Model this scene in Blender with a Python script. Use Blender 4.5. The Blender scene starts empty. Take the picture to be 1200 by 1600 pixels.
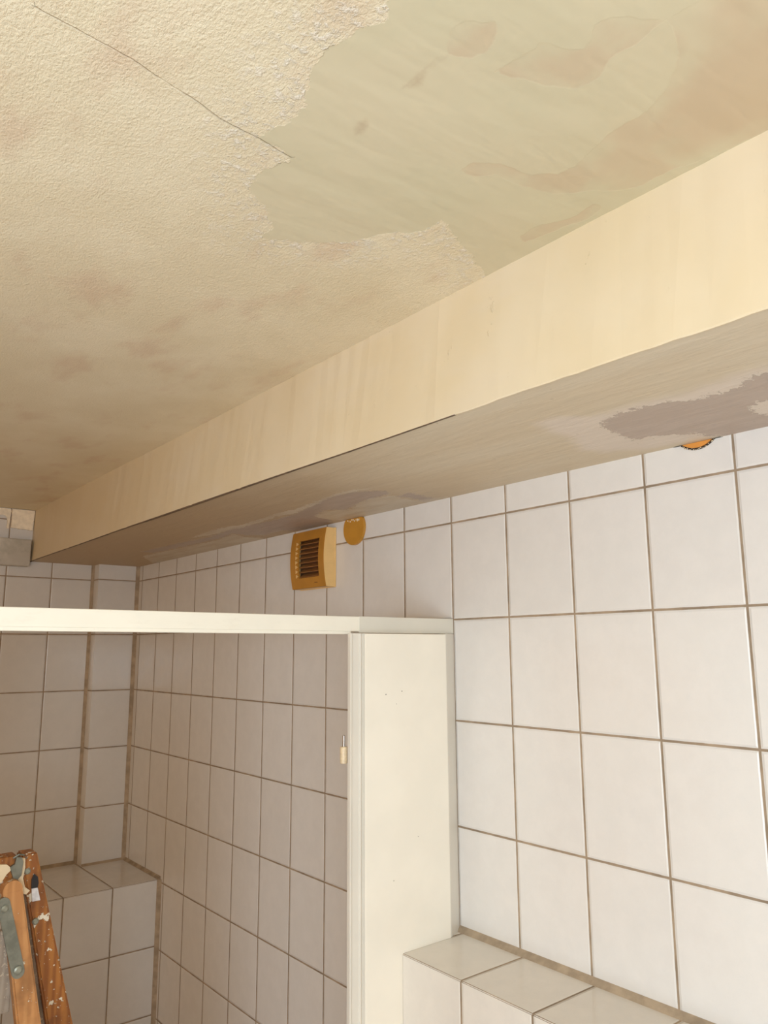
import bpy, bmesh, math, random
import numpy as np
from mathutils import Vector, Matrix

S = bpy.context.scene
C = S.collection
random.seed(7)

# ------------------------------------------------------------------ camera, light, exposure
cd = bpy.data.cameras.new('camera')
cam = bpy.data.objects.new('camera', cd); C.objects.link(cam)
cd.sensor_fit = 'VERTICAL'; cd.sensor_height = 36.0; cd.sensor_width = 27.0
cd.lens = 1201.67 / 1600 * 36.0
R_ = Vector((0.7789515, -0.62706407, -0.00502098)); U_ = Vector((-0.10657921, -0.14027671, 0.98435934)); F_ = Vector((0.61796071, 0.76623305, 0.17610075))
mw = Matrix((R_, U_, -F_)).transposed().to_4x4(); mw.translation = Vector((-1.09107, -1.13210, -0.25606))
cam.matrix_world = mw
cd.clip_start = 0.02
S.camera = cam

w = bpy.data.worlds.new('world'); S.world = w; w.use_nodes = True
w.node_tree.nodes['Background'].inputs[0].default_value = (0.80, 0.88, 1.0, 1)
w.node_tree.nodes['Background'].inputs[1].default_value = 0.6

WX0, WX1, WZ0, WZ1, WY = -1.90, -1.28, -0.56, -0.15, -2.20       # the bathroom window behind the photographer
ld = bpy.data.lights.new('window_daylight', 'AREA'); ld.shape = 'RECTANGLE'
ld.size = WX1 - WX0 - 0.06; ld.size_y = WZ1 - WZ0 - 0.06; ld.energy = 21.0; ld.color = (0.775, 0.895, 1.0)
lo = bpy.data.objects.new('window_daylight', ld); C.objects.link(lo)
lo.location = ((WX0 + WX1) / 2, WY + 0.02, (WZ0 + WZ1) / 2); lo.rotation_euler = (math.radians(90), 0, 0)

W2Y0, W2Y1, W2Z0, W2Z1 = -1.95, -0.85, -1.15, -0.10               # a second window in the left wall, level with the photographer
ld2 = bpy.data.lights.new('side_window_daylight', 'AREA'); ld2.shape = 'RECTANGLE'
ld2.size = W2Y1 - W2Y0 - 0.06; ld2.size_y = W2Z1 - W2Z0 - 0.06; ld2.energy = 28.5; ld2.color = (0.775, 0.895, 1.0)
lo2 = bpy.data.objects.new('side_window_daylight', ld2); C.objects.link(lo2)
lo2.location = (-2.10 + 0.02, (W2Y0 + W2Y1) / 2, (W2Z0 + W2Z1) / 2); lo2.rotation_euler = (math.radians(90), 0, math.radians(-90))

W3Y0, W3Y1, W3Z0, W3Z1 = 0.35, 1.45, -1.50, -0.05                 # unseen warm fill light added in the left wall to brown the shower
ld3 = bpy.data.lights.new('shower_warm_fill', 'AREA'); ld3.shape = 'RECTANGLE'
ld3.size = W3Y1 - W3Y0 - 0.06; ld3.size_y = W3Z1 - W3Z0 - 0.06; ld3.energy = 3.3; ld3.color = (1.0, 0.62, 0.30)
lo3 = bpy.data.objects.new('shower_warm_fill', ld3); C.objects.link(lo3)
lo3.location = (-2.10 + 0.02, (W3Y0 + W3Y1) / 2, (W3Z0 + W3Z1) / 2); lo3.rotation_euler = (math.radians(90), 0, math.radians(-90))

S.view_settings.view_transform = 'Standard'; S.view_settings.look = 'None'
S.view_settings.gamma = 1.0; S.view_settings.use_curve_mapping = False
S.view_settings.exposure = 0.0
S.cycles.max_bounces = 14; S.cycles.diffuse_bounces = 10
S.cycles.sample_clamp_indirect = 4.0

# ------------------------------------------------------------------ node helpers
class NT:
    def __init__(s, name):
        s.m = bpy.data.materials.new(name); s.m.use_nodes = True
        s.t = s.m.node_tree; s.b = s.t.nodes['Principled BSDF']
        s._tc = None
    def n(s, typ, **kw):
        x = s.t.nodes.new(typ)
        for k, v in kw.items(): setattr(x, k, v)
        return x
    def put(s, sock, v):
        if isinstance(v, bpy.types.NodeSocket): s.t.links.new(v, sock)
        elif v is not None:
            if isinstance(v, (tuple, list)) and len(v) == 3 and sock.type == 'RGBA': v = (*v, 1)
            sock.default_value = v
    def math(s, op, a, b=None, c=None, clamp=False):
        x = s.n('ShaderNodeMath', operation=op); x.use_clamp = clamp
        s.put(x.inputs[0], a); s.put(x.inputs[1], b)
        if c is not None: s.put(x.inputs[2], c)
        return x.outputs[0]
    def pos(s):
        if s._tc is None: s._tc = s.n('ShaderNodeNewGeometry')
        return s._tc.outputs['Position']
    def obj(s): return s.n('ShaderNodeTexCoord').outputs['Object']
    def xyz(s, v):
        x = s.n('ShaderNodeSeparateXYZ'); s.put(x.inputs[0], v); return x.outputs
    def vec(s, a, b, c):
        x = s.n('ShaderNodeCombineXYZ'); s.put(x.inputs[0], a); s.put(x.inputs[1], b); s.put(x.inputs[2], c); return x.outputs[0]
    def scale(s, v, k):
        x = s.n('ShaderNodeVectorMath', operation='MULTIPLY'); s.put(x.inputs[0], v); x.inputs[1].default_value = k; return x.outputs[0]
    def noise(s, sc, det=3, rough=.55, v=None, col=False, dist=0):
        x = s.n('ShaderNodeTexNoise'); x.inputs['Scale'].default_value = sc; x.inputs['Detail'].default_value = det
        x.inputs['Roughness'].default_value = rough; x.inputs['Distortion'].default_value = dist
        s.put(x.inputs['Vector'], v if v is not None else s.pos())
        return x.outputs['Color' if col else 0]
    def voro(s, sc, v=None, feat='F1', out=0):
        x = s.n('ShaderNodeTexVoronoi', feature=feat); x.inputs['Scale'].default_value = sc
        s.put(x.inputs['Vector'], v if v is not None else s.pos()); return x.outputs[out]
    def mr(s, v, a, b, c=0., d=1., smooth=True):
        x = s.n('ShaderNodeMapRange'); x.interpolation_type = 'SMOOTHSTEP' if smooth else 'LINEAR'
        for i, q in enumerate((v, a, b, c, d)): s.put(x.inputs[i], q)
        return x.outputs[0]
    def mix(s, f, a, b):
        x = s.n('ShaderNodeMix', data_type='RGBA'); s.put(x.inputs[0], f); s.put(x.inputs[6], a); s.put(x.inputs[7], b); return x.outputs[2]
    def attr(s, name): return s.n('ShaderNodeAttribute', attribute_name=name).outputs['Fac']
    def bump(s, h, dist=.001, st=1., normal=None):
        x = s.n('ShaderNodeBump'); x.inputs['Distance'].default_value = dist; x.inputs['Strength'].default_value = st
        s.put(x.inputs['Height'], h)
        if normal is not None: s.put(x.inputs['Normal'], normal)
        return x.outputs[0]
    def fin(s, col=None, rough=None, normal=None, metal=None, spec=None):
        if col is not None: s.put(s.b.inputs['Base Color'], col)
        if rough is not None: s.put(s.b.inputs['Roughness'], rough)
        if normal is not None: s.put(s.b.inputs['Normal'], normal)
        if metal is not None: s.put(s.b.inputs['Metallic'], metal)
        if spec is not None: s.put(s.b.inputs['Specular IOR Level'], spec)
        return s.m

def plain(name, col, rough=.5, metal=0, bumpk=0, bscale=200, var=0., vscale=20):
    n = NT(name); c = col
    if var:
        f = n.mr(n.noise(vscale, 4), .3, .7)
        c = n.mix(f, tuple(x * (1 - var) for x in col), tuple(min(1, x * (1 + var * .5)) for x in col))
    nm = n.bump(n.noise(bscale, 3), .001, bumpk) if bumpk else None
    return n.fin(c, rough, nm, metal)

def tile_mat(name, px=.15, ox=0., py=.15, oy=0., pz=.19722, oz=0., col=(.745, .712, .675), grout=(.33, .245, .165), gw=.0019, rough=.16):
    n = NT(name)
    X, Y, Z = n.xyz(n.pos())
    g = n.n('ShaderNodeNewGeometry'); NX, NY, NZ = n.xyz(g.outputs['True Normal'])
    def line(p, o, P, N):
        d = n.math('PINGPONG', n.math('SUBTRACT', p, o), P / 2)
        return n.math('ADD', d, n.math('GREATER_THAN', n.math('ABSOLUTE', N), .6))
    dx, dy, dz = line(X, ox, px, NX), line(Y, oy, py, NY), line(Z, oz, pz, NZ)
    wob = n.math('MULTIPLY', n.math('SUBTRACT', n.noise(45, 3), .5), .0012)
    d0 = n.math('MINIMUM', n.math('MINIMUM', dx, dy), dz)
    d = n.math('ADD', d0, wob)
    gm = n.mr(d, gw - .0003, gw + .0003, 1., 0.)
    edge = n.mr(d, gw, gw + .0035)
    ids = n.vec(n.math('FLOOR', n.math('DIVIDE', n.math('SUBTRACT', X, ox), px)), n.math('FLOOR', n.math('DIVIDE', n.math('SUBTRACT', Y, oy), py)), n.math('FLOOR', n.math('DIVIDE', n.math('SUBTRACT', Z, oz), pz)))
    wn = n.n('ShaderNodeTexWhiteNoise'); n.put(wn.inputs[0], ids)
    clouds = n.mr(n.noise(24, 5, .65), .32, .7)
    c = n.mix(clouds, tuple(x * .955 for x in col), col)
    c = n.mix(n.mr(n.noise(7, 3, v=n.scale(n.pos(), (1, 1, 1.3))), .35, .7, 0, .35), c, (col[0] * .97, col[1] * .985, col[2] * .985))
    c = n.mix(n.math('MULTIPLY', wn.outputs[0], .10), c, tuple(x * .88 for x in col))
    speck = n.mr(n.noise(420, 2, .6), .60, .74, 0, .10)
    c = n.mix(speck, c, tuple(x * .75 for x in col))
    gcol = n.mix(n.mr(n.noise(16, 4), .3, .7), tuple(x * .72 for x in grout), tuple(x * 1.2 for x in grout))
    c = n.mix(gm, c, gcol)
    # glazed surface: rounded tile edges, orange peel, and every tile set at its own tiny tilt
    tilt = n.n('ShaderNodeVectorMath', operation='SUBTRACT'); n.put(tilt.inputs[0], wn.outputs[1]); tilt.inputs[1].default_value = (.5, .5, .5)
    tl = n.scale(tilt.outputs[0], (.022, .022, .022))
    ad = n.n('ShaderNodeVectorMath', operation='ADD'); n.put(ad.inputs[0], g.outputs['Normal']); n.put(ad.inputs[1], tl)
    nrm = n.n('ShaderNodeVectorMath', operation='NORMALIZE'); n.put(nrm.inputs[0], ad.outputs[0])
    peel = n.math('MULTIPLY', n.noise(260, 2), .05)
    h = n.math('ADD', n.math('ADD', edge, peel), n.math('MULTIPLY', n.noise(9, 2), .35))
    nm = n.bump(h, .0011, .9, nrm.outputs[0])
    r = n.math('ADD', n.math('MULTIPLY', gm, .6), n.mr(clouds, 0., 1., rough, rough + .08))
    return n.fin(c, r, nm, spec=.5)

M = {}
M['tile'] = tile_mat('glazed_tile', ox=-.1485, oy=0, pz=.19722, oz=0)
M['tile_back'] = tile_mat('glazed_tile_back', ox=-.2960, oy=1.5, oz=0)
M['tile_nib'] = tile_mat('glazed_tile_pier', px=10, ox=5, py=10, oy=5, oz=0)
M['tile_ledge'] = tile_mat('glazed_tile_ledge', px=10, ox=-.158, py=.1475, oy=-.1640, pz=.1975, oz=-.7765, col=(.76, .71, .64))
M['tile_ledge_back'] = tile_mat('glazed_tile_ledge_back', px=.1475, ox=-.1530, py=10, oy=1.3722, oz=-.9770, pz=.1965)
M['grout'] = plain('grout_bead', (.43, .335, .235), .85, bumpk=.5, bscale=350, var=.25, vscale=30)

# ------------------------------------------------------------------ mesh helpers
def tag(o, label=None, cat=None, group=None, kind=None):
    if label: o['label'] = label
    if cat: o['category'] = cat
    if group: o['group'] = group
    if kind: o['kind'] = kind
    return o
def link(name, bm, mat=None, parent=None, smooth=False, kind=None, loc=None):
    me = bpy.data.meshes.new(name)
    bmesh.ops.recalc_face_normals(bm, faces=bm.faces)
    if loc is not None: bmesh.ops.translate(bm, verts=bm.verts, vec=-Vector(loc))
    bm.to_mesh(me); bm.free()
    o = bpy.data.objects.new(name, me); C.objects.link(o)
    for m in (mat if isinstance(mat, (list, tuple)) else [mat]):
        if m: me.materials.append(m)
    if smooth:
        for p in me.polygons: p.use_smooth = True
    if loc is not None: o.location = loc
    if parent:
        o.parent = parent
        o.matrix_parent_inverse = Matrix.Translation(parent.location).inverted()
    if kind: o['kind'] = kind
    return o
def box(bm, x0, x1, y0, y1, z0, z1, bev=0, seg=2):
    vs = [bm.verts.new((x, y, z)) for x in (x0, x1) for y in (y0, y1) for z in (z0, z1)]
    fs = [bm.faces.new([vs[i] for i in q]) for q in ((0, 1, 3, 2), (4, 6, 7, 5), (0, 4, 5, 1), (2, 3, 7, 6), (0, 2, 6, 4), (1, 5, 7, 3))]
    if bev:
        es = list({e for f in fs for e in f.edges})
        bmesh.ops.bevel(bm, geom=es, offset=bev, segments=seg, affect='EDGES', profile=.5)
def prism(bm, pts, axis, a, b):
    """extrude the closed 2D outline pts along axis from a to b; the 2D axes are the two others in x,y,z order"""
    def P(p, t):
        q = list(p); q.insert(axis, t); return q
    A = [bm.verts.new(P(p, a)) for p in pts]; B = [bm.verts.new(P(p, b)) for p in pts]
    n = len(pts)
    bm.faces.new(A); bm.faces.new(B[::-1])
    for i in range(n): bm.faces.new((A[i], A[(i + 1) % n], B[(i + 1) % n], B[i]))
def tube(bm, pts, rads, n=16, cap=True):
    rings = []
    for i, (p, r) in enumerate(zip(pts, rads)):
        p = Vector(p); d = (Vector(pts[min(i + 1, len(pts) - 1)]) - Vector(pts[max(i - 1, 0)])).normalized()
        a = d.orthogonal().normalized(); b = d.cross(a)
        rings.append([bm.verts.new(p + r * (math.cos(t) * a + math.sin(t) * b)) for t in (2 * math.pi * k / n for k in range(n))])
    for A, B in zip(rings, rings[1:]):
        for k in range(n): bm.faces.new((A[k], A[(k + 1) % n], B[(k + 1) % n], B[k]))
    if cap: bm.faces.new(rings[0][::-1]); bm.faces.new(rings[-1])
def beam(bm, p0, p1, wx, wy, bev=.002, w1=None):
    """a board from p0 to p1 (roughly vertical), wx wide in x and wy thick in y; w1 = width at p1"""
    p0, p1 = Vector(p0), Vector(p1); w1 = w1 or wx
    vs = []
    for p, ww in ((p0, wx), (p1, w1)):
        vs.append([bm.verts.new(p + Vector((sx * ww / 2, sy * wy / 2, 0))) for sx, sy in ((-1, -1), (1, -1), (1, 1), (-1, 1))])
    A, B = vs; fs = [bm.faces.new(A), bm.faces.new(B[::-1])]
    for k in range(4): fs.append(bm.faces.new((A[k], A[(k + 1) % 4], B[(k + 1) % 4], B[k])))
    if bev: bmesh.ops.bevel(bm, geom=list({e for f in fs for e in f.edges}), offset=bev, segments=2, affect='EDGES')
NB = bmesh.new

def signed(P, poly):
    """signed distance of points P (n,2) to a closed outline, negative inside"""
    poly = np.array(poly); Q = np.roll(poly, -1, 0)
    best = np.full(len(P), 1e9); ins = np.zeros(len(P), bool)
    for a, b in zip(poly, Q):
        d = b - a; t = np.clip(((P - a) @ d) / (d @ d), 0, 1)
        best = np.minimum(best, np.hypot(*(P - a - t[:, None] * d).T))
        c = (a[1] > P[:, 1]) != (b[1] > P[:, 1])
        with np.errstate(divide='ignore', invalid='ignore'):
            xx = a[0] + (P[:, 1] - a[1]) * (b[0] - a[0]) / (b[1] - a[1] if b[1] != a[1] else 1e-9)
        ins ^= c & (P[:, 0] < xx)
    return np.where(ins, -best, best)
def dist_line(P, pts):
    best = np.full(len(P), 1e9); pts = np.array(pts)
    for a, b in zip(pts, pts[1:]):
        d = b - a; t = np.clip(((P - a) @ d) / (d @ d), 0, 1)
        best = np.minimum(best, np.hypot(*(P - a - t[:, None] * d).T))
    return best
def side_line(P, pts):
    """distance to an open line, negative on one side of it, so that it passes through zero on the line"""
    best = np.full(len(P), 1e9); sg = np.ones(len(P)); pts = np.array(pts)
    for i, (a, b) in enumerate(zip(pts, pts[1:])):
        d = b - a; u = ((P - a) @ d) / (d @ d); t = np.clip(u, 0, 1)
        q = np.hypot(*(P - a - t[:, None] * d).T); m = q < best
        cr = d[0] * (P[:, 1] - a[1]) - d[1] * (P[:, 0] - a[0])
        s_ = np.sign(cr)
        if i == 0: s_ = np.where(u < 0, 3., s_)
        if i == len(pts) - 2: s_ = np.where(u > 1, 3., s_)
        best = np.where(m, q, best); sg = np.where(m, s_, sg)
    return np.where(sg == 3., best + .004, best * sg)
def grid_sheet(name, xs, ys, z, mat, attrs, kind, parent=None):
    X, Y = np.meshgrid(xs, ys, indexing='ij'); nx, ny = X.shape
    zz = np.full(X.size, z) if np.isscalar(z) else z
    V = np.stack([X.ravel(), Y.ravel(), zz], 1)
    i, j = np.meshgrid(np.arange(nx - 1), np.arange(ny - 1), indexing='ij'); i = i.ravel(); j = j.ravel()
    Fc = np.stack([i * ny + j, i * ny + j + 1, (i + 1) * ny + j + 1, (i + 1) * ny + j], 1)
    me = bpy.data.meshes.new(name); me.from_pydata(V.tolist(), [], Fc.tolist())
    P = V[:, :2]
    for k, f in attrs.items():
        a = me.attributes.new(k, 'FLOAT', 'POINT'); a.data.foreach_set('value', f(P).astype(np.float32))
    me.materials.append(mat)
    o = bpy.data.objects.new(name, me); C.objects.link(o); o['kind'] = kind
    if parent: o.parent = parent
    return o

# ------------------------------------------------------------------ outlines of the plaster repairs, in metres on the ceiling and on the beam's underside
SMOOTH = [(-0.774, -0.772), (-0.765, -0.735), (-0.756, -0.72), (-0.767, -0.688), (-0.775, -0.671), (-0.772, -0.651), (-0.767, -0.626), (-0.75, -0.598), (-0.754, -0.562), (-0.764, -0.53), (-0.731, -0.53), (-0.717, -0.523), (-0.725, -0.501), (-0.735, -0.479), (-0.722, -0.448), (-0.686, -0.42), (-0.666, -0.396), (-0.666, -0.37), (-0.624, -0.393), (-0.577, -0.428), (-0.556, -0.471), (-0.522, -0.503), (-0.52, -0.534), (-0.485, -0.521), (-0.442, -0.503), (-0.379, -0.473), (-0.342, -0.483), (-0.365, -0.951), (-0.552, -1.011)]
T1 = [(-0.7, -0.731), (-0.706, -0.743), (-0.703, -0.756), (-0.684, -0.773), (-0.67, -0.761), (-0.665, -0.745), (-0.672, -0.733), (-0.689, -0.723)]
T2 = [(-0.645, -0.736), (-0.643, -0.753), (-0.638, -0.78), (-0.63, -0.784), (-0.616, -0.789), (-0.605, -0.801), (-0.62, -0.818), (-0.617, -0.831), (-0.605, -0.843), (-0.579, -0.861), (-0.578, -0.834), (-0.579, -0.814), (-0.571, -0.789), (-0.571, -0.765), (-0.587, -0.756), (-0.61, -0.746)]
T3 = [(-0.579, -0.861), (-0.577, -0.868), (-0.576, -0.886), (-0.599, -0.911), (-0.552, -1.011), (-0.365, -0.951), (-0.381, -0.847), (-0.387, -0.798), (-0.397, -0.755), (-0.4, -0.718), (-0.412, -0.695), (-0.435, -0.678), (-0.454, -0.658), (-0.478, -0.642), (-0.512, -0.635), (-0.536, -0.635), (-0.551, -0.617), (-0.573, -0.616), (-0.572, -0.633), (-0.546, -0.649), (-0.508, -0.659), (-0.487, -0.675), (-0.481, -0.696), (-0.49, -0.726), (-0.499, -0.758), (-0.497, -0.788), (-0.511, -0.82), (-0.536, -0.844), (-0.562, -0.853)]
T4 = [(-0.424, -0.565), (-0.421, -0.604), (-0.405, -0.638), (-0.41, -0.664), (-0.395, -0.672), (-0.391, -0.645), (-0.398, -0.605), (-0.409, -0.564)]
T5 = [(-0.695, -0.597), (-0.7, -0.61), (-0.697, -0.62), (-0.689, -0.614), (-0.686, -0.601), (-0.688, -0.592)]
T6 = [(-0.695, -0.669), (-0.697, -0.695), (-0.694, -0.72), (-0.689, -0.723), (-0.692, -0.7), (-0.684, -0.683)]
CRACK = [(-0.98, -0.561), (-0.968, -0.559), (-0.943, -0.558), (-0.922, -0.557), (-0.894, -0.554), (-0.869, -0.548), (-0.829, -0.541), (-0.803, -0.533), (-0.764, -0.531), (-0.718, -0.525)]
HALO = [(-0.269, -0.464), (-0.273, -0.495), (-0.253, -0.518), (-0.24, -0.546), (-0.245, -0.6), (-0.233, -0.645), (-0.232, -0.699), (-0.242, -0.728), (-0.239, -0.764), (-0.224, -0.819), (0.028, -0.718), (0.005, -0.598), (-0.018, -0.516), (-0.014, -0.465), (-0.039, -0.456), (-0.058, -0.416), (-0.097, -0.401), (-0.168, -0.432), (-0.226, -0.436)]
MAUVE = [(-0.185, -0.505), (-0.206, -0.524), (-0.218, -0.553), (-0.222, -0.585), (-0.214, -0.621), (-0.193, -0.648), (-0.193, -0.685), (-0.194, -0.709), (-0.223, -0.737), (-0.216, -0.753), (-0.204, -0.81), (0.045, -0.712), (0.008, -0.601), (-0.018, -0.571), (-0.046, -0.571), (-0.068, -0.546), (-0.082, -0.524), (-0.085, -0.493), (-0.118, -0.496), (-0.146, -0.498)]
SPOT = [(-0.107, -0.678), (-0.124, -0.695), (-0.121, -0.717), (-0.052, -0.71), (-0.047, -0.678), (-0.069, -0.669)]
MAUVE2 = [(-0.165, 1.244), (-0.157, 1.013), (-0.138, 0.818), (-0.161, 0.634), (-0.141, 0.481), (-0.146, 0.372), (-0.191, 0.208), (-0.202, 0.138), (-0.192, 0.081), (-0.167, 0.046), (-0.146, 0.03), (-0.127, 0.047), (-0.121, 0.093), (-0.121, 0.146), (-0.1, 0.204), (-0.089, 0.245), (-0.124, 0.281), (-0.095, 0.366), (-0.029, 0.384), (-0.016, 0.461), (-0.014, 0.578), (-0.046, 0.602), (-0.038, 0.697), (-0.077, 0.726), (-0.123, 0.717), (-0.107, 0.826), (-0.111, 1.031), (-0.126, 1.256)]
MAUVE3 = [(-0.092, 0.062), (-0.101, 0.019), (-0.061, 0.022), (-0.009, 0.033), (-0.006, 0.067), (-0.046, 0.061)]
LIGHT2 = [(-0.095, 0.366), (-0.115, 0.295), (-0.083, 0.24), (-0.11, 0.183), (-0.126, 0.122), (-0.115, 0.071), (-0.092, 0.062), (-0.036, 0.072), (-0.009, -0.001), (0.013, 0.089), (0.006, 0.203), (0.006, 0.278), (0.011, 0.366), (-0.029, 0.384)]
LIGHT3 = [(-0.119, 1.358), (-0.104, 1.045), (-0.095, 0.849), (-0.117, 0.727), (-0.062, 0.76), (-0.007, 0.75), (0.019, 0.795), (0.017, 1.069), (0.021, 1.417), (-0.009, 1.54)]
LIGHT4 = [(-0.173, 0.875), (-0.191, 0.711), (-0.184, 0.625), (-0.171, 0.578), (-0.179, 0.452), (-0.187, 0.371), (-0.182, 0.315), (-0.195, 0.202), (-0.209, 0.127), (-0.207, 0.061), (-0.182, 0.026), (-0.192, 0.081), (-0.198, 0.143), (-0.178, 0.226), (-0.151, 0.364), (-0.164, 0.407), (-0.156, 0.493), (-0.146, 0.624), (-0.153, 0.683), (-0.155, 0.785)]

H_CEIL, Z_SOF, FLOOR = .236, .0545, -2.16
XL, YB, YN, YF = -2.10, 1.742, 1.6866, -2.20
XN = -.1485

# ------------------------------------------------------------------ walls and floor
M['warm'] = plain('beige_wall_paint', (.66, .50, .34), .7, bumpk=.2)
bm = NB(); box(bm, 0, .12, YF - .1, YB + .12, FLOOR, H_CEIL + .1); link('wall_right', bm, M['tile'], kind='structure')
bm = NB(); box(bm, XL - .12, 0, YB, YB + .12, FLOOR, H_CEIL + .1); link('wall_back', bm, M['tile_back'], kind='structure')
bm = NB(); box(bm, XN, 0, YN, YB, FLOOR, Z_SOF); link('wall_pier', bm, M['tile_nib'], kind='structure')
bm = NB()
a_ = YF - .1
for (q0, q1, r0, r1) in ((W2Y0, W2Y1, W2Z0, W2Z1), (W3Y0, W3Y1, W3Z0, W3Z1)):
    box(bm, XL - .12, XL, a_, q0, FLOOR, H_CEIL + .1); box(bm, XL - .12, XL, q0, q1, FLOOR, r0); box(bm, XL - .12, XL, q0, q1, r1, H_CEIL + .1); a_ = q1
box(bm, XL - .12, XL, a_, YB, FLOOR, H_CEIL + .1)
link('wall_left', bm, M['warm'], kind='structure')
bm = NB()
box(bm, XL, WX0, YF - .1, YF, FLOOR, H_CEIL + .1); box(bm, WX1, 0, YF - .1, YF, FLOOR, H_CEIL + .1)
box(bm, WX0, WX1, YF - .1, YF, FLOOR, WZ0); box(bm, WX0, WX1, YF - .1, YF, WZ1, H_CEIL + .1)
link('wall_front', bm, M['warm'], kind='structure')
fl = tile_mat('floor_tile', px=.2, py=.2, col=(.60, .51, .40), grout=(.3, .22, .15), rough=.35)
bm = NB(); box(bm, XL - .12, .12, YF - .1, YB + .12, FLOOR - .1, FLOOR); link('floor', bm, fl, kind='structure')
M['mat'] = plain('brown_shower_floor', (.14, .075, .035), .5, bumpk=.3)
bm = NB(); box(bm, XL, 0, .03, YB, FLOOR, FLOOR + .004); link('floor_shower', bm, M['mat'], kind='structure')
# window behind the photographer
M['white_frame'] = plain('white_window_paint', (.8, .79, .76), .4)
bm = NB()
t = .03
box(bm, WX0, WX0 + t, YF - .07, YF - .03, WZ0, WZ1, .003); box(bm, WX1 - t, WX1, YF - .07, YF - .03, WZ0, WZ1, .003)
box(bm, WX0 + t, WX1 - t, YF - .07, YF - .03, WZ0, WZ0 + t, .003); box(bm, WX0 + t, WX1 - t, YF - .07, YF - .03, WZ1 - t, WZ1, .003)
win = link('window_1', bm, M['white_frame'], kind='structure')
gl = NT('window_glass'); gl.b.inputs['Transmission Weight'].default_value = 1; gl.fin((.95, .97, 1), .25)
bm = NB(); box(bm, WX0 + t, WX1 - t, YF - .055, YF - .05, WZ0 + t, WZ1 - t); link('window_pane', bm, gl.m, win)
fg = NT('warm_fill_glass'); fg.b.inputs['Emission Color'].default_value = (1, .62, .30, 1); fg.b.inputs['Emission Strength'].default_value = .3; fg.fin((.7, .65, .55), .6)  # glowing pane of the added warm fill
for k, (q0, q1, r0, r1) in enumerate(((W2Y0, W2Y1, W2Z0, W2Z1), (W3Y0, W3Y1, W3Z0, W3Z1))):
    bm = NB()
    box(bm, XL - .08, XL - .04, q0, q0 + t, r0, r1, .003); box(bm, XL - .08, XL - .04, q1 - t, q1, r0, r1, .003)
    box(bm, XL - .08, XL - .04, q0 + t, q1 - t, r0, r0 + t, .003); box(bm, XL - .08, XL - .04, q0 + t, q1 - t, r1 - t, r1, .003)
    wn_ = link('window_%d' % (k + 2), bm, M['white_frame'], kind='structure')  # the last one only frames the added warm fill
    bm = NB(); box(bm, XL - .065, XL - .06, q0 + t, q1 - t, r0 + t, r1 - t); link('window_pane', bm, (gl.m, fg.m)[k], wn_)

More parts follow.
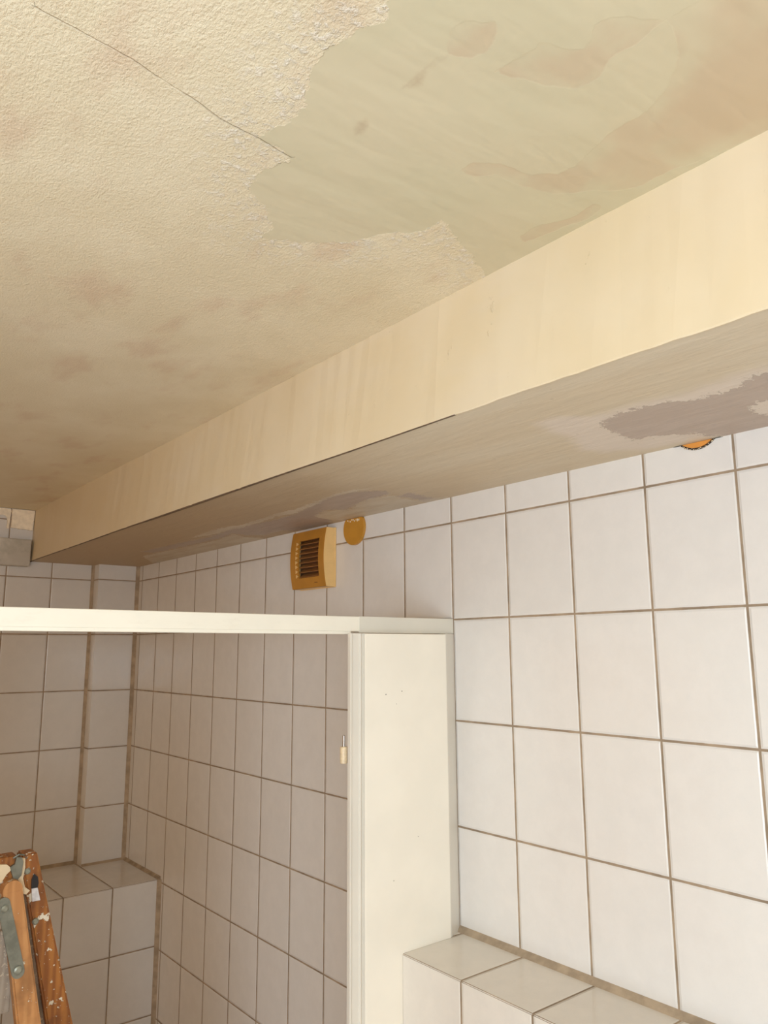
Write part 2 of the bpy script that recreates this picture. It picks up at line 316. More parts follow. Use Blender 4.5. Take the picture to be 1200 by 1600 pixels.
# ------------------------------------------------------------------ ceiling
def ceiling_mat():
    n = NT('ceiling_plaster')
    p = n.pos()
    warp = n.math('SUBTRACT', n.noise(38, 5, .62), .5)
    fine = n.math('SUBTRACT', n.noise(140, 4, .6), .5)
    sd = n.attr('smooth_patch')
    sdn = n.math('ADD', n.math('ADD', sd, n.math('MULTIPLY', warp, .022)), n.math('MULTIPLY', fine, .008))
    rough_m = n.mr(sdn, -.0010, .0010)                       # 1 on the old stucco, 0 on the filler
    near = n.mr(sd, 0., .11, 1., 0.)
    # old stucco relief
    st = n.scale(p, (1.35, .85, 1))
    a = n.noise(215, 4, .62, v=st)
    b = n.noise(75, 5, .65, v=st)
    v = n.voro(130, v=st)
    crumb = n.mr(n.noise(95, 5, .72), .50, .66)
    fade = n.mr(n.xyz(p)[1], -.3, .7, 1., .38)
    relief = n.math('ADD', n.math('ADD', n.math('MULTIPLY', a, .85), n.math('MULTIPLY', b, .6)), n.math('MULTIPLY', n.noise(430, 2, v=st), .28))
    relief = n.math('MULTIPLY', relief, fade)
    relief = n.math('ADD', relief, n.math('MULTIPLY', n.math('MULTIPLY', crumb, near), .5))
    # trowelled filler relief
    tr = n.math('ADD', n.math('MULTIPLY', n.noise(6, 3, .5, v=n.scale(p, (1, 3, 1))), 2.2), n.math('MULTIPLY', n.noise(60, 3, v=n.scale(p, (1, .3, 1))), .10))
    tan = n.math('ADD', n.attr('bare_patch'), n.math('MULTIPLY', n.math('SUBTRACT', n.noise(30, 4), .5), .016))
    tsharp = n.mr(tan, -.0012, .0012, 1., 0.)
    tsoft = n.mr(tan, -.030, .004, 1., 0.)
    tm = n.math('MULTIPLY', tsoft, n.mr(n.noise(11, 3), .3, .6, .45, 1.))
    tm = n.math('MAXIMUM', tm, n.math('MULTIPLY', n.math('MULTIPLY', tsharp, .75), n.mr(n.noise(14, 2), .42, .62, .15, 1.)))
    spot = n.mr(n.math('ADD', n.attr('damp_spot'), n.math('MULTIPLY', fine, .006)), -.006, .003, 1., 0.)
    cr = n.math('ADD', n.attr('crack'), n.math('MULTIPLY', n.math('SUBTRACT', n.noise(45, 4), .5), .0045))
    cr = n.math('ADD', n.math('ABSOLUTE', cr), n.mr(n.attr('crack_near'), .004, .007, 0., .01))
    crack = n.math('MULTIPLY', n.mr(n.math('ABSOLUTE', cr), .0002, .0011, 1., 0.), n.mr(n.noise(18, 3), .3, .55, .25, 1.))
    h = n.math('ADD', n.math('MULTIPLY', rough_m, n.math('ADD', relief, .4)), n.math('MULTIPLY', n.math('SUBTRACT', 1., rough_m), tr))
    h = n.math('SUBTRACT', h, n.math('MULTIPLY', crack, .9))
    h = n.math('SUBTRACT', h, n.math('MULTIPLY', tsharp, .07))
    # colour: paint, yellowed stains, filler, bare primer
    base = n.mix(n.mr(n.noise(5, 4, .6), .35, .68), (.75, .66, .48), (.81, .73, .555))
    base = n.mix(n.mr(n.noise(9, 3, v=n.scale(p, (1.5, .7, 1))), .52, .72, 0, .55), base, (.66, .50, .36))
    base = n.mix(n.math('MULTIPLY', crumb, n.math('MULTIPLY', near, .85)), base, (.88, .82, .72))
    fill = n.mix(n.mr(n.noise(7, 3), .35, .7), (.62, .57, .405), (.65, .585, .42))
    fill = n.mix(tm, fill, (.60, .49, .345))
    fill = n.mix(n.math('MULTIPLY', spot, .7), fill, (.50, .40, .27))
    c = n.mix(rough_m, fill, base)
    c = n.mix(n.math('MULTIPLY', crack, .15), c, (.40, .30, .20))
    return n.fin(c, .62, n.bump(h, .0016, 1.0), spec=.35)
M['ceiling'] = ceiling_mat()
xs = np.concatenate([[XL - .12, -1.8], np.arange(-1.30, -.36, .005), [-.36, 0.12]])
ys = np.concatenate([[YF - .1, -1.5], np.arange(-1.10, .30, .005), np.arange(.30, YB, .02), [YB, YB + .12]])
grid_sheet('ceiling', xs, ys, H_CEIL, M['ceiling'], {
    'smooth_patch': lambda P: signed(P, SMOOTH),
    'bare_patch': lambda P: np.minimum.reduce([signed(P, q) for q in (T1, T2, T3, T4)]),
    'damp_spot': lambda P: np.minimum(signed(P, T5), signed(P, T6)),
    'crack': lambda P: side_line(P, CRACK), 'crack_near': lambda P: dist_line(P, CRACK)}, 'structure')

# ------------------------------------------------------------------ boxed-in beam along the right wall
def beam_mat():
    n = NT('beam_paint')
    p = n.pos()
    c = n.mix(n.mr(n.noise(6, 3), .35, .7), (.68, .56, .375), (.70, .59, .42))
    c = n.mix(n.mr(n.noise(4, 3, v=n.scale(p, (1, 1, 4))), .55, .75, 0, .4), c, (.69, .585, .44))
    drip = n.mr(n.noise(28, 5, .75, v=n.scale(p, (1, 1, .6))), .66, .70)
    h = n.math('ADD', n.math('MULTIPLY', n.noise(10, 3), 2.0), n.math('ADD', n.math('MULTIPLY', drip, .5), n.math('MULTIPLY', n.noise(180, 2), .05)))
    return n.fin(c, .5, n.bump(h, .0012, .8), spec=.4)
def soffit_mat():
    n = NT('soffit_plaster')
    p = n.pos()
    wp = n.math('SUBTRACT', n.noise(55, 5, .68), .5); fn = n.math('SUBTRACT', n.noise(120, 4, .7), .5)
    mv = n.attr('bare_patch')
    mvn = n.math('ADD', n.math('ADD', mv, n.math('MULTIPLY', wp, .026)), n.math('MULTIPLY', fn, .055))
    m1 = n.mr(mvn, -.0010, .0012, 1., 0.)
    halo = n.mr(n.math('ADD', n.attr('filler_halo'), n.math('MULTIPLY', n.math('SUBTRACT', n.noise(14, 3), .5), .05)), -.022, .016, 1., 0.)
    li = n.math('ADD', n.math('ADD', n.attr('filler_smear'), n.math('MULTIPLY', wp, .03)), n.math('MULTIPLY', fn, .025))
    l1 = n.mr(li, -.002, .0015, 1., 0.)
    streak = n.mr(n.noise(22, 4, .6, v=n.scale(p, (1.6, .35, 1))), .35, .65)
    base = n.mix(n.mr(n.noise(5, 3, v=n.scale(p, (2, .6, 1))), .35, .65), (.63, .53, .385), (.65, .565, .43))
    far_dim = n.mr(n.math('ADD', n.xyz(p)[1], n.math('MULTIPLY', n.math('SUBTRACT', n.noise(6, 4), .5), .5)), -.35, .45)
    base = n.mix(far_dim, base, (.50, .375, .235))      # dimmer light of the far end put into the colour, browner and darker
    base = n.mix(n.math('MULTIPLY', streak, .10), base, (.50, .41, .29))
    c = n.mix(n.math('MULTIPLY', halo, .85), base, (.70, .61, .525))
    c = n.mix(m1, c, n.mix(streak, (.465, .375, .31), (.495, .405, .34)))
    c = n.mix(n.math('MULTIPLY', l1, n.math('ADD', .45, n.math('MULTIPLY', streak, .4))), c, (.66, .59, .475))
    ring = n.math('MULTIPLY', n.mr(mvn, .006, .0005, 0., 1.), n.math('SUBTRACT', 1., m1))
    c = n.mix(n.math('MULTIPLY', ring, n.mr(n.noise(25, 3), .38, .6, .1, .8)), c, (.68, .61, .50))
    ir = n.mr(n.noise(90, 3), .70, .74, 0, .5)
    c = n.mix(ir, c, (.36, .27, .18))
    h = n.math('ADD', n.math('MULTIPLY', m1, -.5), n.math('ADD', n.math('MULTIPLY', streak, .6), n.math('MULTIPLY', l1, .4)))
    h = n.math('ADD', h, n.math('MULTIPLY', n.math('MULTIPLY', n.noise(160, 4, .7), n.mr(n.math('ABSOLUTE', mv), 0, .02, 1., 0.)), .6))
    return n.fin(c, .55, n.bump(h, .0010, .9), spec=.35)
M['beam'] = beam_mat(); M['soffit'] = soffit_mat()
BY = [-2.20, -.77, -.54, -.33, -.17, .1, .39, .57, .77, 1.16, 1.66, YB]
BXB = [-.397, -.3945, -.3962, -.3938, -.3922, -.3928, -.3918, -.3900, -.3895, -.3833, -.3785, -.3730]
BXT = [-.382, -.3815, -.380, -.378, -.377, -.3755, -.3715, -.371, -.371, -.371, -.366, -.367]
ZLIP = Z_SOF - .0012
bm = NB(); rng = random.Random(3)
yy = np.concatenate([[YF], np.arange(-1.2, YB, .02), [YB]])
prev = None
for y in yy:
    xb = float(np.interp(y, BY, BXB)) + rng.uniform(-.0005, .0005); xt = float(np.interp(y, BY, BXT)) + rng.uniform(-.0006, .0006)
    zl = ZLIP + rng.uniform(-.0006, .0006)
    gap = .0005 + .0034 * math.exp(-((y - .35) / .45) ** 2)
    r = [(xt, H_CEIL + .02), (xb + (xt - xb) * .02, zl + .002), (xb + .0012, zl), (xb + .0030, zl), (xb + .0030, Z_SOF + .006), (xb + .0030 + gap, Z_SOF + .006), (xb + .0030 + gap, Z_SOF + .0002)]
    ring = [bm.verts.new((a, y, c)) for a, c in r]
    if prev:
        for k in range(len(r) - 1): bm.faces.new((prev[k], prev[k + 1], ring[k + 1], ring[k]))
    prev = ring
beam_o = link('ceiling_beam', bm, M['beam'], kind='structure')
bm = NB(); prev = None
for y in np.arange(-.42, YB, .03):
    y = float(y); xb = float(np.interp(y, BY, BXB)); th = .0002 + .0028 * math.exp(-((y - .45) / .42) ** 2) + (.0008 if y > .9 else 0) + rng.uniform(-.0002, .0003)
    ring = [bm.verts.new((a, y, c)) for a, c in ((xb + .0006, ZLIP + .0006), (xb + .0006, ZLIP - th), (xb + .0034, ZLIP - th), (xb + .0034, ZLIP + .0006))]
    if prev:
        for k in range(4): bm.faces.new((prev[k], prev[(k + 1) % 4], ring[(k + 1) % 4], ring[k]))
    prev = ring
M['gap_shade'] = plain('gap_shade_strip', (.13, .08, .045), .6, var=.4, vscale=60)  # dark strip put in for the shade of the gap under the lip
link('trim_8', bm, M['gap_shade'], kind='structure')
def xsof(y): return float(np.interp(y, BY, BXB)) + .0030 + .0005 + .0034 * math.exp(-((y - .35) / .45) ** 2) - .0004
ysf = np.concatenate([[YF - .05], np.arange(-1.15, YB, .006), [YB + .02]])
us = np.linspace(0, 1, 71)
X = np.array([[xsof(y) * (1 - u) + .02 * u for y in ysf] for u in us]); Y = np.tile(ysf, (len(us), 1))
V = np.stack([X.ravel(), Y.ravel(), np.full(X.size, Z_SOF)], 1); ny = len(ysf)
Fc = [(i * ny + j, i * ny + j + 1, (i + 1) * ny + j + 1, (i + 1) * ny + j) for i in range(len(us) - 1) for j in range(ny - 1)]
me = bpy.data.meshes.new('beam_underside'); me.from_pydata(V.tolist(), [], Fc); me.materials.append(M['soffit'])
P2 = V[:, :2]
sdm = np.minimum.reduce([signed(P2, q) for q in (MAUVE, MAUVE2, MAUVE3)]); sdm = np.maximum(sdm, -signed(P2, SPOT))
for k, vv in (('bare_patch', sdm), ('filler_halo', signed(P2, HALO)), ('filler_smear', np.minimum.reduce([signed(P2, q) for q in (LIGHT2, LIGHT3, LIGHT4)]))):
    at = me.attributes.new(k, 'FLOAT', 'POINT'); at.data.foreach_set('value', vv.astype(np.float32))
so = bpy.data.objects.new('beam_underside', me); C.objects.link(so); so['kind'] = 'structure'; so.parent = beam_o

# ------------------------------------------------------------------ tiled ledges and pipe casings
ZLR, XLR = -.7765, -.158
bm = NB()
prism(bm, [(XLR, YF), (0, YF), (0, -.0005), (-.0385, -.0005), (-.0385, -.019), (XLR, -.019)], 2, FLOOR, ZLR)
es = [e for e in bm.edges if all(abs(v.co.z - ZLR) < 1e-4 and abs(v.co.x - XLR) < 1e-4 for v in e.verts)]
bmesh.ops.bevel(bm, geom=es, offset=.0022, segments=3, affect='EDGES')
link('wall_ledge', bm, M['tile_ledge'], kind='structure')
bm = NB(); box(bm, XL, 0, 1.3722, YB, FLOOR, -.9765)
es = [e for e in bm.edges if all(abs(v.co.z + .9765) < 1e-4 and abs(v.co.y - 1.3722) < 1e-4 for v in e.verts)]
bmesh.ops.bevel(bm, geom=es, offset=.0022, segments=3, affect='EDGES')
link('wall_ledge', bm, M['tile_ledge_back'], kind='structure')

# grout and sealant beads in the corners
def bead(pts, axis, a, b, i):
    bm = NB(); prism(bm, pts, axis, a, b); link('trim_%d' % i, bm, M['grout'], kind='structure')
bead([(0, ZLR), (-.0115, ZLR), (-.007, ZLR + .0035), (0, ZLR + .0085)], 1, YF, -.0005, 1)
bead([(0, YN), (-.0115, YN), (-.0115, YN - .0015), (-.002, YN - .008), (0, YN - .010)], 2, -.9765, Z_SOF, 2)
bead([(XN, YB), (XN - .0095, YB), (XN - .0095, YB - .0015), (XN - .002, YB - .009), (XN, YB - .009)], 2, -.9765, Z_SOF, 3)
bead([(YN, -.9765), (YN - .008, -.9765), (YN, -.970)], 0, XN, 0, 4)
bead([(YB, -.9765), (YB - .011, -.9765), (YB, -.967)], 0, XL, XN, 5)
bead([(0, 1.3722), (-.0115, 1.3722), (-.0115, 1.3712), (-.002, 1.363), (0, 1.362)], 2, FLOOR, -.9765, 6)
bead([(0, -.9765), (-.009, -.9765), (-.002, -.972), (0, -.968)], 1, 1.3722, YN, 7)

# ------------------------------------------------------------------ shower enclosure
def enamel(name, col, rough=.32, dirt=.0):
    n = NT(name); p = n.pos()
    c = n.mix(n.mr(n.noise(8, 4), .35, .7), tuple(x * .955 for x in col), col)
    if dirt:
        f = n.mr(n.noise(34, 5, .7, v=n.scale(p, (.5, 1, 2))), .52, .78, 0, dirt); c = n.mix(f, c, (.55, .47, .36))
        f2 = n.mr(n.voro(55), .0, .06, dirt * 1.2, 0); c = n.mix(f2, c, (.30, .25, .2))
    return n.fin(c, rough, n.bump(n.noise(15, 2), .0012, .4), spec=.45)
M['rail'] = enamel('rail_enamel', (.84, .80, .69), .35, .22)
M['panel'] = enamel('panel_enamel', (.87, .82, .71), .30, .0)
M['profile'] = enamel('profile_enamel', (.72, .68, .60), .28, .05)
bm = NB()
XR0 = XL + .0005
box(bm, XR0, -.0005, 0, .032, -.2232, -.1965, .0012)
rail_root = bpy.data.objects.new('shower_enclosure', None); C.objects.link(rail_root); rail_root.location = (-.25, 0, FLOOR)
tag(rail_root, 'cream enamelled shower enclosure, long top rail and narrow panel against the tiles', 'shower enclosure')
rail = link('top_rail', bm, M['rail'], rail_root)
bm = NB(); box(bm, XR0, -.2545, .0022, .010, -.2284, -.2225, .0006); box(bm, XR0, -.2545, .020, .028, -.2284, -.2225, .0006)
link('rail_lip', bm, M['rail'], rail)
M['rail_end'] = enamel('rail_end_enamel', (.68, .65, .565), .38, .15)  # rail's right end, a greyer tone of the enamel
bm = NB(); box(bm, -.2380, -.0006, -.0008, .0325, -.2258, -.1960, .0008); link('rail_end_piece', bm, M['rail_end'], rail)
bm = NB(); box(bm, XL + .0005, -.9500, .004, .022, FLOOR + .006, -.2285, .002); link('daylight_block_panel', bm, M['panel'], rail_root)  # unseen panel added to keep side daylight out of the shower
# fixed panel
bm = NB(); box(bm, -.2390, -.0395, -.0195, -.0010, FLOOR, -.2272, .0012)
pn = link('fixed_panel', bm, M['panel'], rail_root)
M['chip'] = plain('chipped_enamel', (.20, .17, .14), .6)
for i, (x, z) in enumerate([(-.1915, -.3362), (-.1535, -.3318), (-.167, -.354), (-.176, -.655), (-.118, -.590)]):
    bm = NB(); r = (.0011, .0011, .0006, .0009, .0008)[i]
    tube(bm, [(x, -.0197, z), (x, -.0190, z)], [r, r], 8); link('chip', bm, M['chip'], pn)
# stile with grooves: outline in x,y extruded in z
bm = NB()
st = [(-.2672, -.0125), (-.2665, -.0145), (-.2652, -.0150), (-.2640, -.0140), (-.2630, -.0122), (-.2560, -.0122), (-.2480, -.0124), (-.2472, -.0150), (-.2455, -.0158), (-.2444, -.0150), (-.2438, -.0125), (-.2400, -.0125), (-.2391, -.0190), (-.2391, .0015), (-.2600, .0015), (-.2600, -.006), (-.2672, -.006)]
prism(bm, st, 2, FLOOR, -.2270)
link('door_stile', bm, M['profile'], rail_root)
# wall profile: channel between panel and wall
bm = NB()
prism(bm, [(-.0390, -.0175), (-.0360, -.0172), (-.0025, -.0020), (-.0005, -.0008), (-.0005, .018), (-.0390, .018)], 2, ZLR, -.2262)
link('wall_profile', bm, M['profile'], rail_root)
# the folding door's pivot: cream nylon bush with a steel pin, on the stile's edge
M['nylon'] = plain('cream_nylon', (.74, .60, .40), .35, var=.15, vscale=200)
M['steel'] = plain('polished_steel', (.62, .60, .58), .18, 1.0)
px_, py_ = -.2648, .0085
bm = NB(); tube(bm, [(px_, py_, -.4525), (px_, py_, -.4518), (px_, py_, -.4260), (px_, py_, -.4240), (px_, py_, -.4236)], [.0055, .0066, .0070, .0062, .0030], 24)
box(bm, px_, -.2500, py_ - .002, py_ + .004, -.448, -.432)
box(bm, -.2540, -.2500, -.001, py_ + .004, -.448, -.432)
pv = link('pivot_bush', bm, M['nylon'], rail_root, smooth=False)
bm = NB(); tube(bm, [(px_, py_, -.4240), (px_, py_, -.4055), (px_, py_, -.4045)], [.0022, .0022, .0014], 14)
link('pivot_pin', bm, M['steel'], pv)

# ------------------------------------------------------------------ extractor fan
def plastic(name, col, rough=.35):
    n = NT(name)
    c = n.mix(n.mr(n.noise(30, 4), .3, .7), tuple(x * .9 for x in col), col)
    return n.fin(c, rough, n.bump(n.noise(60, 3), .0008, .3), spec=.5)
M['amber'] = plastic('yellowed_plastic_shaded', (.50, .225, .028), .30)  # front face: its shade is put into the colour
M['amber_lit'] = plastic('yellowed_plastic_lit', (.84, .55, .22), .40)  # same plastic, lightened in the colour for the side facing the light
M['brown'] = plastic('brown_louvre', (.20, .085, .035), .35)
fy0, fy1, fz0, fz1 = .4095, .5620, -.1035, .0415
fan = bpy.data.objects.new('extractor_fan', None); C.objects.link(fan); fan.location = (0, (fy0 + fy1) / 2, (fz0 + fz1) / 2)
tag(fan, 'square amber-yellowed plastic extractor fan with brown louvre slats on the tiled wall', 'extractor fan')
zc = (fz0 + fz1) / 2; hh = (fz1 - fz0) / 2
oy0, oy1, oz0, oz1 = .4335, .5250, -.0775, .0170
def depth(z): return .0290 + .0085 * (1 - ((z - zc) / hh) ** 2)
NZ = 28
zs = sorted(set([fz0 + (fz1 - fz0) * k / NZ for k in range(NZ + 1)] + [oz0, oz1]))
# front plate with opening, bowed outwards in the middle
bm = NB()
def plate(bm, ya, yb, za, zb, off0=0, thick=.004):
    zz = [z for z in zs if za - 1e-6 <= z <= zb + 1e-6]
    rings = []
    for z in zz:
        x = -depth(z) - off0
        rings.append([bm.verts.new(q) for q in ((x, ya, z), (x, yb, z), (x + thick, yb, z), (x + thick, ya, z))])
    for A, B in zip(rings, rings[1:]):
        for k in range(4): bm.faces.new((A[k], A[(k + 1) % 4], B[(k + 1) % 4], B[k]))
    bm.faces.new(rings[0]); bm.faces.new(rings[-1][::-1])
plate(bm, fy0 + .0005, oy0, fz0, fz1); plate(bm, oy1, fy1 - .0005, fz0, fz1)
plate(bm, oy0, oy1, fz0, oz0); plate(bm, oy0, oy1, oz1, fz1)
zs2 = zs
front = link('front_cover', bm, M['amber'], fan)
# side shell: rounded square, full depth
bm = NB()
def shell_side(y, yin):
    A = []
    for z in zs:
        A.append([bm.verts.new(q) for q in ((-depth(z) + .0005, y, z), (-.0006, y, z), (-.0006, yin, z), (-depth(z) + .0005, yin, z))])
    for P_, Q_ in zip(A, A[1:]):
        for k in range(4): bm.faces.new((P_[k], P_[(k + 1) % 4], Q_[(k + 1) % 4], Q_[k]))
    bm.faces.new(A[0]); bm.faces.new(A[-1][::-1])
shell_side(fy0, fy0 + .003); shell_side(fy1, fy1 - .003)
box(bm, -.0290, -.0006, fy0 + .003, fy1 - .003, fz0, fz0 + .003); box(bm, -.0290, -.0006, fy0 + .003, fy1 - .003, fz1 - .003, fz1)
link('housing', bm, M['amber_lit'], fan)
bm = NB(); box(bm, -.0050, -.0004, fy0 - .0012, fy1 + .0012, fz0 - .0015, fz1 + .0012, .0008)
link('back_plate', bm, M['amber_lit'], fan)
bm = NB(); box(bm, -.0075, -.0052, fy0 + .004, fy1 - .004, fz0 + .004, fz1 - .004); link('inner_grille', bm, M['brown'], fan)
NS = 8
M['louvre'] = plastic('louvre_plastic', (.42, .19, .06), .28)
for k in range(NS):
    z = oz0 + (oz1 - oz0) * (k + .5) / NS
    bm = NB(); x0 = -depth(z)
    q = [(x0 + .0010, z - .0036), (x0 + .0020, z - .0046), (x0 + .0165, z + .0042), (x0 + .0155, z + .0052)]
    prism(bm, q, 1, oy0 + .0002, oy1 - .0002)
    link('louvre_slat', bm, M['louvre'], fan)
# pointed slat ends that stand out along the cover's far edge
for k in range(NS):
    z = oz0 + (oz1 - oz0) * (k + .5) / NS; x = -depth(z)
    bm = NB()
    prism(bm, [(oy1 - .001, z - .0005), (oy1 + .0100, z + .0040), (oy1 + .0100, z - .0050)], 0, x - .0016, x + .001)
    link('slat_tooth', bm, M['amber_lit'], fan)
M['ink'] = plain('dark_print', (.13, .05, .02), .6)
bm = NB(); yL = .4560; x = -depth(-.0915) - .0003
for k, (wd, ht) in enumerate([(.0016, .0024), (.0012, .0016), (.0014, .0018), (.0010, .0016), (.0013, .0018), (.0012, .0016), (.0014, .0017)]):
    box(bm, x, x + .0006, yL - wd, yL, -.0925, -.0925 + ht); yL -= wd + .0006
link('maker_mark', bm, M['ink'], fan)

# ------------------------------------------------------------------ round covers near the soffit
M['ochre'] = plastic('ochre_plastic', (.56, .27, .035), .22)
bm = NB()
cy, cz, r = .3290, .0300, .0405
def disc_pts(cy, cz, r, zmax=Z_SOF - .0006, n=72, wob=0):
    pts = []
    for k in range(n):
        a = 2 * math.pi * k / n; rr = r + (wob * math.sin(7 * a + 1) * math.sin(13 * a) if wob else 0)
        pts.append((cy + rr * math.cos(a), min(zmax, cz + rr * math.sin(a))))
    out = []
    for p in pts:
        if not out or (abs(p[0] - out[-1][0]) + abs(p[1] - out[-1][1])) > 1e-5: out.append(p)
    return out
prism(bm, disc_pts(cy, cz, r), 0, -.0070, -.0004)
bmesh.ops.bevel(bm, geom=[e for e in bm.edges if all(abs(v.co.x + .0070) < 1e-5 for v in e.verts)], offset=.0012, segments=2, affect='EDGES')
o = link('blanking_cover', bm, M['ochre'], loc=(-.0004, cy, cz)); tag(o, 'ochre round plastic cover on the tiles, beside the extractor fan', 'wall cover')
M['crumb'] = plain('plaster_crumb', (.80, .66, .45), .8)
bm = NB()
rg = random.Random(5)
for k in range(9):
    y = cy - .022 + .044 * k / 8; s = rg.uniform(.0012, .0028)
    m = Matrix.Translation((-.0078, y, Z_SOF - .0035 - rg.uniform(0, .004))) @ Matrix.Diagonal((.5, 1, rg.uniform(1, 1.6), 1))
    bmesh.ops.create_icosphere(bm, subdivisions=1, radius=s, matrix=m)
link('plaster_crumbs', bm, M['crumb'], o)
# second opening: disc set inside a rough cut hole
cy2, r2 = -.5455, .0405; cz2 = .0425 + r2
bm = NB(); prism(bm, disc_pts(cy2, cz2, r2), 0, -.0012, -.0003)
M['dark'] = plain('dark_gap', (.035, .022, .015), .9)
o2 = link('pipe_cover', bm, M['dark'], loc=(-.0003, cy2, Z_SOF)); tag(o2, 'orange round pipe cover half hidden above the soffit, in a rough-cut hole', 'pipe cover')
bm = NB(); prism(bm, disc_pts(cy2, cz2, r2 - .0030), 0, -.0030, -.0010)
M['orange'] = plastic('orange_plastic', (.72, .30, .06), .35)
link('cap_disc', bm, M['orange'], o2)
bm = NB()
for k in range(46):
    a = math.radians(-180 + 180 * (k + rg.random()) / 46); rr = r2 - .0010 + rg.uniform(-.0010, .0012)
    y, z = cy2 + rr * math.cos(a), cz2 + rr * math.sin(a)
    if z > Z_SOF - .001: continue
    m = Matrix.Translation((-.0018, y, z)) @ Matrix.Rotation(rg.random() * 3, 4, 'X') @ Matrix.Diagonal((.8, 1.6, .8, 1))
    bmesh.ops.create_icosphere(bm, subdivisions=1, radius=rg.uniform(.0006, .0011), matrix=m)
link('broken_rim', bm, M['crumb'], o2)

# ------------------------------------------------------------------ grey casing and rough plaster at the head of the back wall
n = NT('grey_casing')
f = n.mr(n.noise(22, 5, .7), .40, .72)
c = n.mix(n.mr(n.noise(9, 3), .35, .65), (.50, .45, .38), (.64, .585, .51))
c = n.mix(n.math('MULTIPLY', f, .45), c, (.30, .29, .22))
M['casing'] = n.fin(c, .4, n.bump(n.noise(40, 3), .001, .4))
bm = NB(); box(bm, -.98, -.3810, 1.700, YB - .001, .0335, .1265, .004, 3)
cs = link('pipe_casing', bm, M['casing'], loc=(-.68, 1.72, .08))
tag(cs, 'grimy grey rectangular casing box high on the back wall beside the beam end', 'casing')
M['dab'] = plain('bare_plaster', (.95, .83, .65), .85, bumpk=.9, bscale=120, var=.12, vscale=60)
def dab(pts, y0, name, seed):
    rg = random.Random(seed); bm = NB()
    out = []
    for (a, b), (c2, d2) in zip(pts, pts[1:] + pts[:1]):
        L = math.hypot(c2 - a, d2 - b); k = max(1, int(L / .006))
        for i in range(k):
            t = i / k; out.append((a + (c2 - a) * t + rg.uniform(-.0009, .0009), b + (d2 - b) * t + rg.uniform(-.0009, .0009)))
    prism(bm, out, 1, y0, YB - .0005)
    es = [e for e in bm.edges if all(abs(v.co.y - y0) < 1e-5 for v in e.verts)]
    bmesh.ops.bevel(bm, geom=es, offset=.0018, segments=2, affect='EDGES')
    c0 = pts[0]; return link(name, bm, M['dab'], loc=(c0[0], YB, c0[1]))
o = dab([(-.4440, .1680), (-.3735, .1640), (-.3700, .2330), (-.4440, .2330)], 1.731, 'plaster_patch', 1)
tag(o, 'square rough cream plaster dab above the grey casing, touching the beam', 'plaster patch')
o = dab([(-.4505, .1640), (-.4465, .2330), (-.60, .2330), (-.60, .2120), (-.4640, .2110), (-.4580, .2040), (-.4565, .1640)], 1.735, 'plaster_patch', 2)
tag(o, 'hooked strip of cream plaster under the ceiling, above the grey casing', 'plaster patch')

# ------------------------------------------------------------------ paint-spattered wooden step ladder inside the shower
def wood(name, col, dark, splash=.5, sp_col=(.74, .66, .52), seed=0., thr=.66):
    n = NT(name); p = n.obj()
    g = n.n('ShaderNodeTexWave', wave_type='BANDS', bands_direction='X'); g.inputs['Scale'].default_value = 22; g.inputs['Distortion'].default_value = 10; g.inputs['Detail'].default_value = 3; g.inputs['Detail Scale'].default_value = 1.2
    n.put(g.inputs['Vector'], n.scale(p, (1, 1, .12)))
    c = n.mix(n.mr(g.outputs['Fac'], 0., 1., .25, .95), dark, col)
    off = n.n('ShaderNodeVectorMath', operation='ADD'); n.put(off.inputs[0], p); off.inputs[1].default_value = (seed, seed * 1.7, seed * .6)
    c = n.mix(n.mr(n.noise(18, 4, v=off.outputs[0]), .45, .7, 0, .75), c, tuple(x * .55 for x in dark))
    s1 = n.mr(n.noise(48, 5, .62, v=off.outputs[0]), thr, thr + .012); s2 = n.mr(n.noise(130, 3, .6, v=off.outputs[0]), thr + .02, thr + .04)
    s = n.math('MULTIPLY', n.math('MAXIMUM', s1, s2), splash, clamp=True)
    c = n.mix(s, c, sp_col)
    h = n.math('ADD', n.math('MULTIPLY', g.outputs['Fac'], .12), s)
    return n.fin(c, .45, n.bump(h, .0014, .8))
M['wood_dark'] = wood('varnished_dark_wood', (.38, .145, .028), (.22, .065, .012), 1., seed=1.3, thr=.625)
M['wood_light'] = wood('worn_orange_wood', (.56, .27, .095), (.44, .19, .06), .9, seed=4.1, thr=.66)
M['wood_grey'] = wood('paint_greyed_wood', (.46, .40, .33), (.36, .30, .24), .6, seed=7.7, thr=.60)
M['zinc'] = plain('dull_zinc', (.22, .225, .185), .45, .55, bumpk=.3, var=.25, vscale=60)
M['bolt'] = plain('bolt_head', (.32, .33, .27), .4, .5, var=.2, vscale=150)
M['black'] = plain('black_paint', (.012, .012, .015), .3)
M['whitetape'] = plain('white_paint_smear', (.62, .60, .60), .5, var=.15, vscale=150)
lad = bpy.data.objects.new('step_ladder', None); C.objects.link(lad); lad.location = (-.93, .33, FLOOR)
tag(lad, 'paint-spattered orange-brown wooden step ladder with grey metal hinge straps standing in the tiled shower', 'step ladder')
XC = -.930                                            # middle of the ladder
def mir(p): return (2 * XC - p[0], p[1], p[2])
def stile(p0, p1, w0, w1, ty, mat, name='stile', mirror=True):
    out = []
    for mm in ((0, 1) if mirror else (0,)):
        a, b = (mir(p0), mir(p1)) if mm else (p0, p1)
        bm = NB(); beam(bm, a, b, w0, ty, .003, w1)
        out.append(link(name, bm, mat, lad, loc=a))
    return out
def along(p0, p1, z):
    t = (z - p0[2]) / (p1[2] - p0[2]); return tuple(p0[i] + (p1[i] - p0[i]) * t for i in range(3))
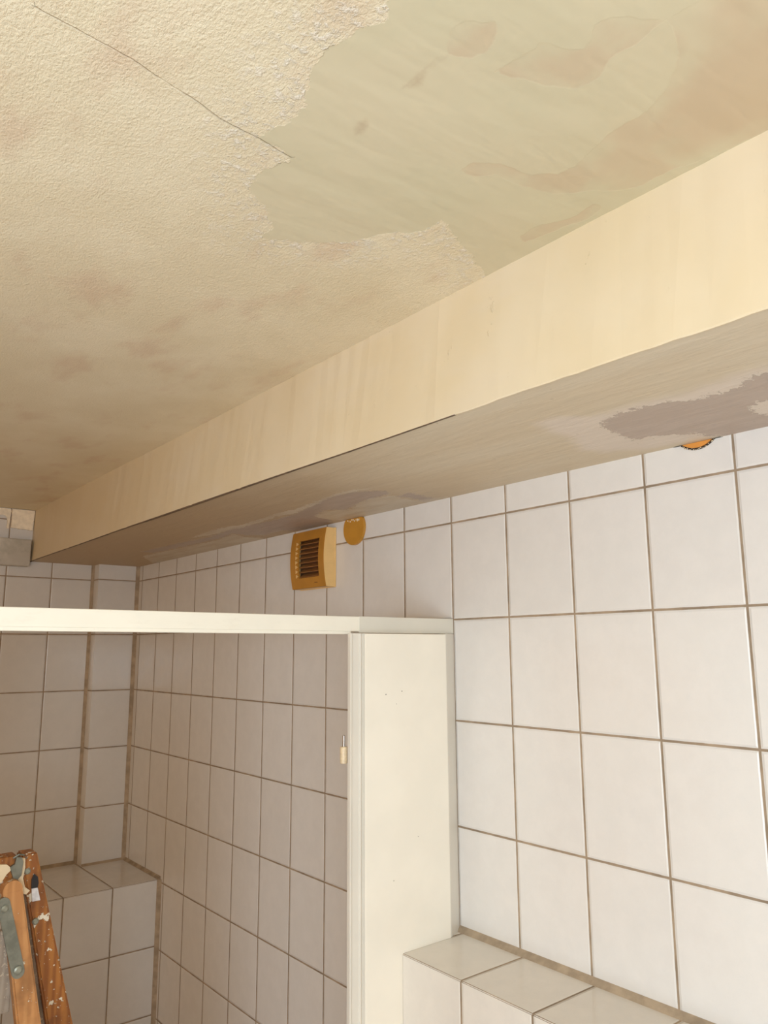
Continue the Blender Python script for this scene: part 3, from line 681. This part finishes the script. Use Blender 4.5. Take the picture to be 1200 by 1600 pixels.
# rear frame (dark wood) and front frame (light wood); feet on the floor, splayed outwards
B0 = (-.6975, .322, -.5880); B1 = along(B0, (-.6260, .335, -.8680), FLOOR + .004)
A0 = (-.7255, .292, -.6350); A1 = along(A0, (-.6905, .2725, -.8400), FLOOR + .004)
stile(B0, B1, .026, .105, .030, M['wood_dark'])
stile(A0, A1, .030, .068, .024, M['wood_light'])
bm = NB(); a = along(B0, B1, -.635); b = along(B0, B1, -1.30)
beam(bm, (a[0] - .017, .337, a[2]), (b[0] - .052, b[1] + .015, b[2]), .014, .030, .002, .030); link('side_rail', bm, M['wood_grey'], lad, loc=a)
# rounded head of the light stile
bm = NB(); tube(bm, [(A0[0], .280, A0[2] - .001), (A0[0], .304, A0[2] - .001)], [.0150, .0150], 28); link('stile_head', bm, M['wood_light'], lad, loc=A0)
# treads and top board
for k, z in enumerate([-.97, -1.22, -1.47, -1.72, -1.97]):
    p = along(A0, A1, z); bm = NB(); box(bm, 2 * XC - p[0] + .02, p[0] - .02, p[1] - .035, p[1] + .035, z - .012, z + .012, .003); link('tread', bm, M['wood_light'], lad, loc=(XC, p[1], z))
bm = NB(); box(bm, 2 * XC + .712, -.712, .300, .312, -.825, -.700, .002); link('brace_board', bm, M['wood_grey'], lad, loc=(XC, .306, -.76))
for z in (-1.1, -1.8):
    p = along(B0, B1, z); bm = NB(); box(bm, 2 * XC - p[0] + .02, p[0] - .02, p[1] - .010, p[1] + .010, z - .02, z + .02, .003); link('rear_rung', bm, M['wood_dark'], lad, loc=(XC, p[1], z))
bm = NB(); box(bm, 2 * XC + .716, -.716, .300, .335, -.628, -.588, .003); link('head_board', bm, M['wood_dark'], lad, loc=(XC, .32, -.6))
# metal strap down the light stile, with its two bolts
def strap(p0, p1, wd, th, mat, name):
    p0, p1 = Vector(p0), Vector(p1); d = (p1 - p0).normalized(); s = Vector((0, 1, 0)).cross(d).normalized() * wd / 2
    bm = NB(); ring = []
    for k in range(13): a = math.pi * k / 12; ring.append(p0 + s * math.cos(a) * 1.0 - d * math.sin(a) * wd / 2)
    for k in range(13): a = math.pi * k / 12; ring.append(p1 - s * math.cos(a) + d * math.sin(a) * wd / 2)
    A = [bm.verts.new(q) for q in ring]; B = [bm.verts.new(q + Vector((0, th, 0))) for q in ring]; n = len(ring)
    bm.faces.new(A); bm.faces.new(B[::-1])
    for k in range(n): bm.faces.new((A[k], A[(k + 1) % n], B[(k + 1) % n], B[k]))
    return link(name, bm, mat, lad, loc=p0)
def bolt(p, r=.0055):
    bm = NB(); x, y, z = p; tube(bm, [(x, y + .003, z), (x, y - .0012, z), (x, y - .0026, z)], [r, r, r * .6], 18); link('bolt', bm, M['bolt'], lad, loc=p)
yS = .2745
strap((-.7385, yS + .002, -.6530), (-.7120, yS - .008, -.7560), .0190, .004, M['zinc'], 'hinge_strap'); bolt((-.7365, yS + .001, -.6600)); bolt((-.7125, yS - .009, -.7530), .0065)
# bent hinge plate at the head, bolts and paint marks on the dark stile
bm = NB()
pts = [(-.7290, -.6030), (-.7230, -.6200), (-.7160, -.6240), (-.7105, -.6180), (-.7090, -.5980), (-.7120, -.5900), (-.7200, -.5890), (-.7215, -.5990)]
prism(bm, pts, 1, .2930, .2990); link('hinge_plate', bm, M['zinc'], lad, loc=(-.72, .296, -.6))
bm = NB(); tube(bm, [(-.7260, .290, -.5885), (-.7180, .289, -.5840), (-.7100, .290, -.5860), (-.7050, .291, -.5920)], [.0016] * 4, 8); link('hinge_wire', bm, M['zinc'], lad, loc=(-.718, .29, -.586))
bolt((-.6975, .3080, -.6170), .0050); bolt((-.6790, .3090, -.6990), .0050)
def blob(pts, y, th, mat, name):
    bm = NB(); prism(bm, pts, 1, y, y + th); link(name, bm, mat, lad, loc=(pts[0][0], y, pts[0][1]))
blob([(-.7105, -.5930), (-.7040, -.5950), (-.7030, -.6090), (-.7050, -.6260), (-.7010, -.6400), (-.6930, -.6470), (-.6985, -.6520), (-.7080, -.6480), (-.7105, -.6300), (-.7180, -.6270), (-.7110, -.6220)], .3030, .006, M['crumb'], 'dried_paint')
blob([(-.7480, -.5960), (-.7340, -.5980), (-.7250, -.6060), (-.7330, -.6130), (-.7400, -.6240), (-.7560, -.6260)], .2945, .006, M['crumb'], 'dried_paint')
blob([(-.6870, -.6230), (-.6810, -.6280), (-.6790, -.6380), (-.6800, -.6450), (-.6900, -.6450), (-.6905, -.6320)], .3060, .003, M['black'], 'black_tape')
blob([(-.6895, -.6455), (-.6800, -.6455), (-.6745, -.6660), (-.6870, -.6660)], .3060, .003, M['whitetape'], 'white_smear')
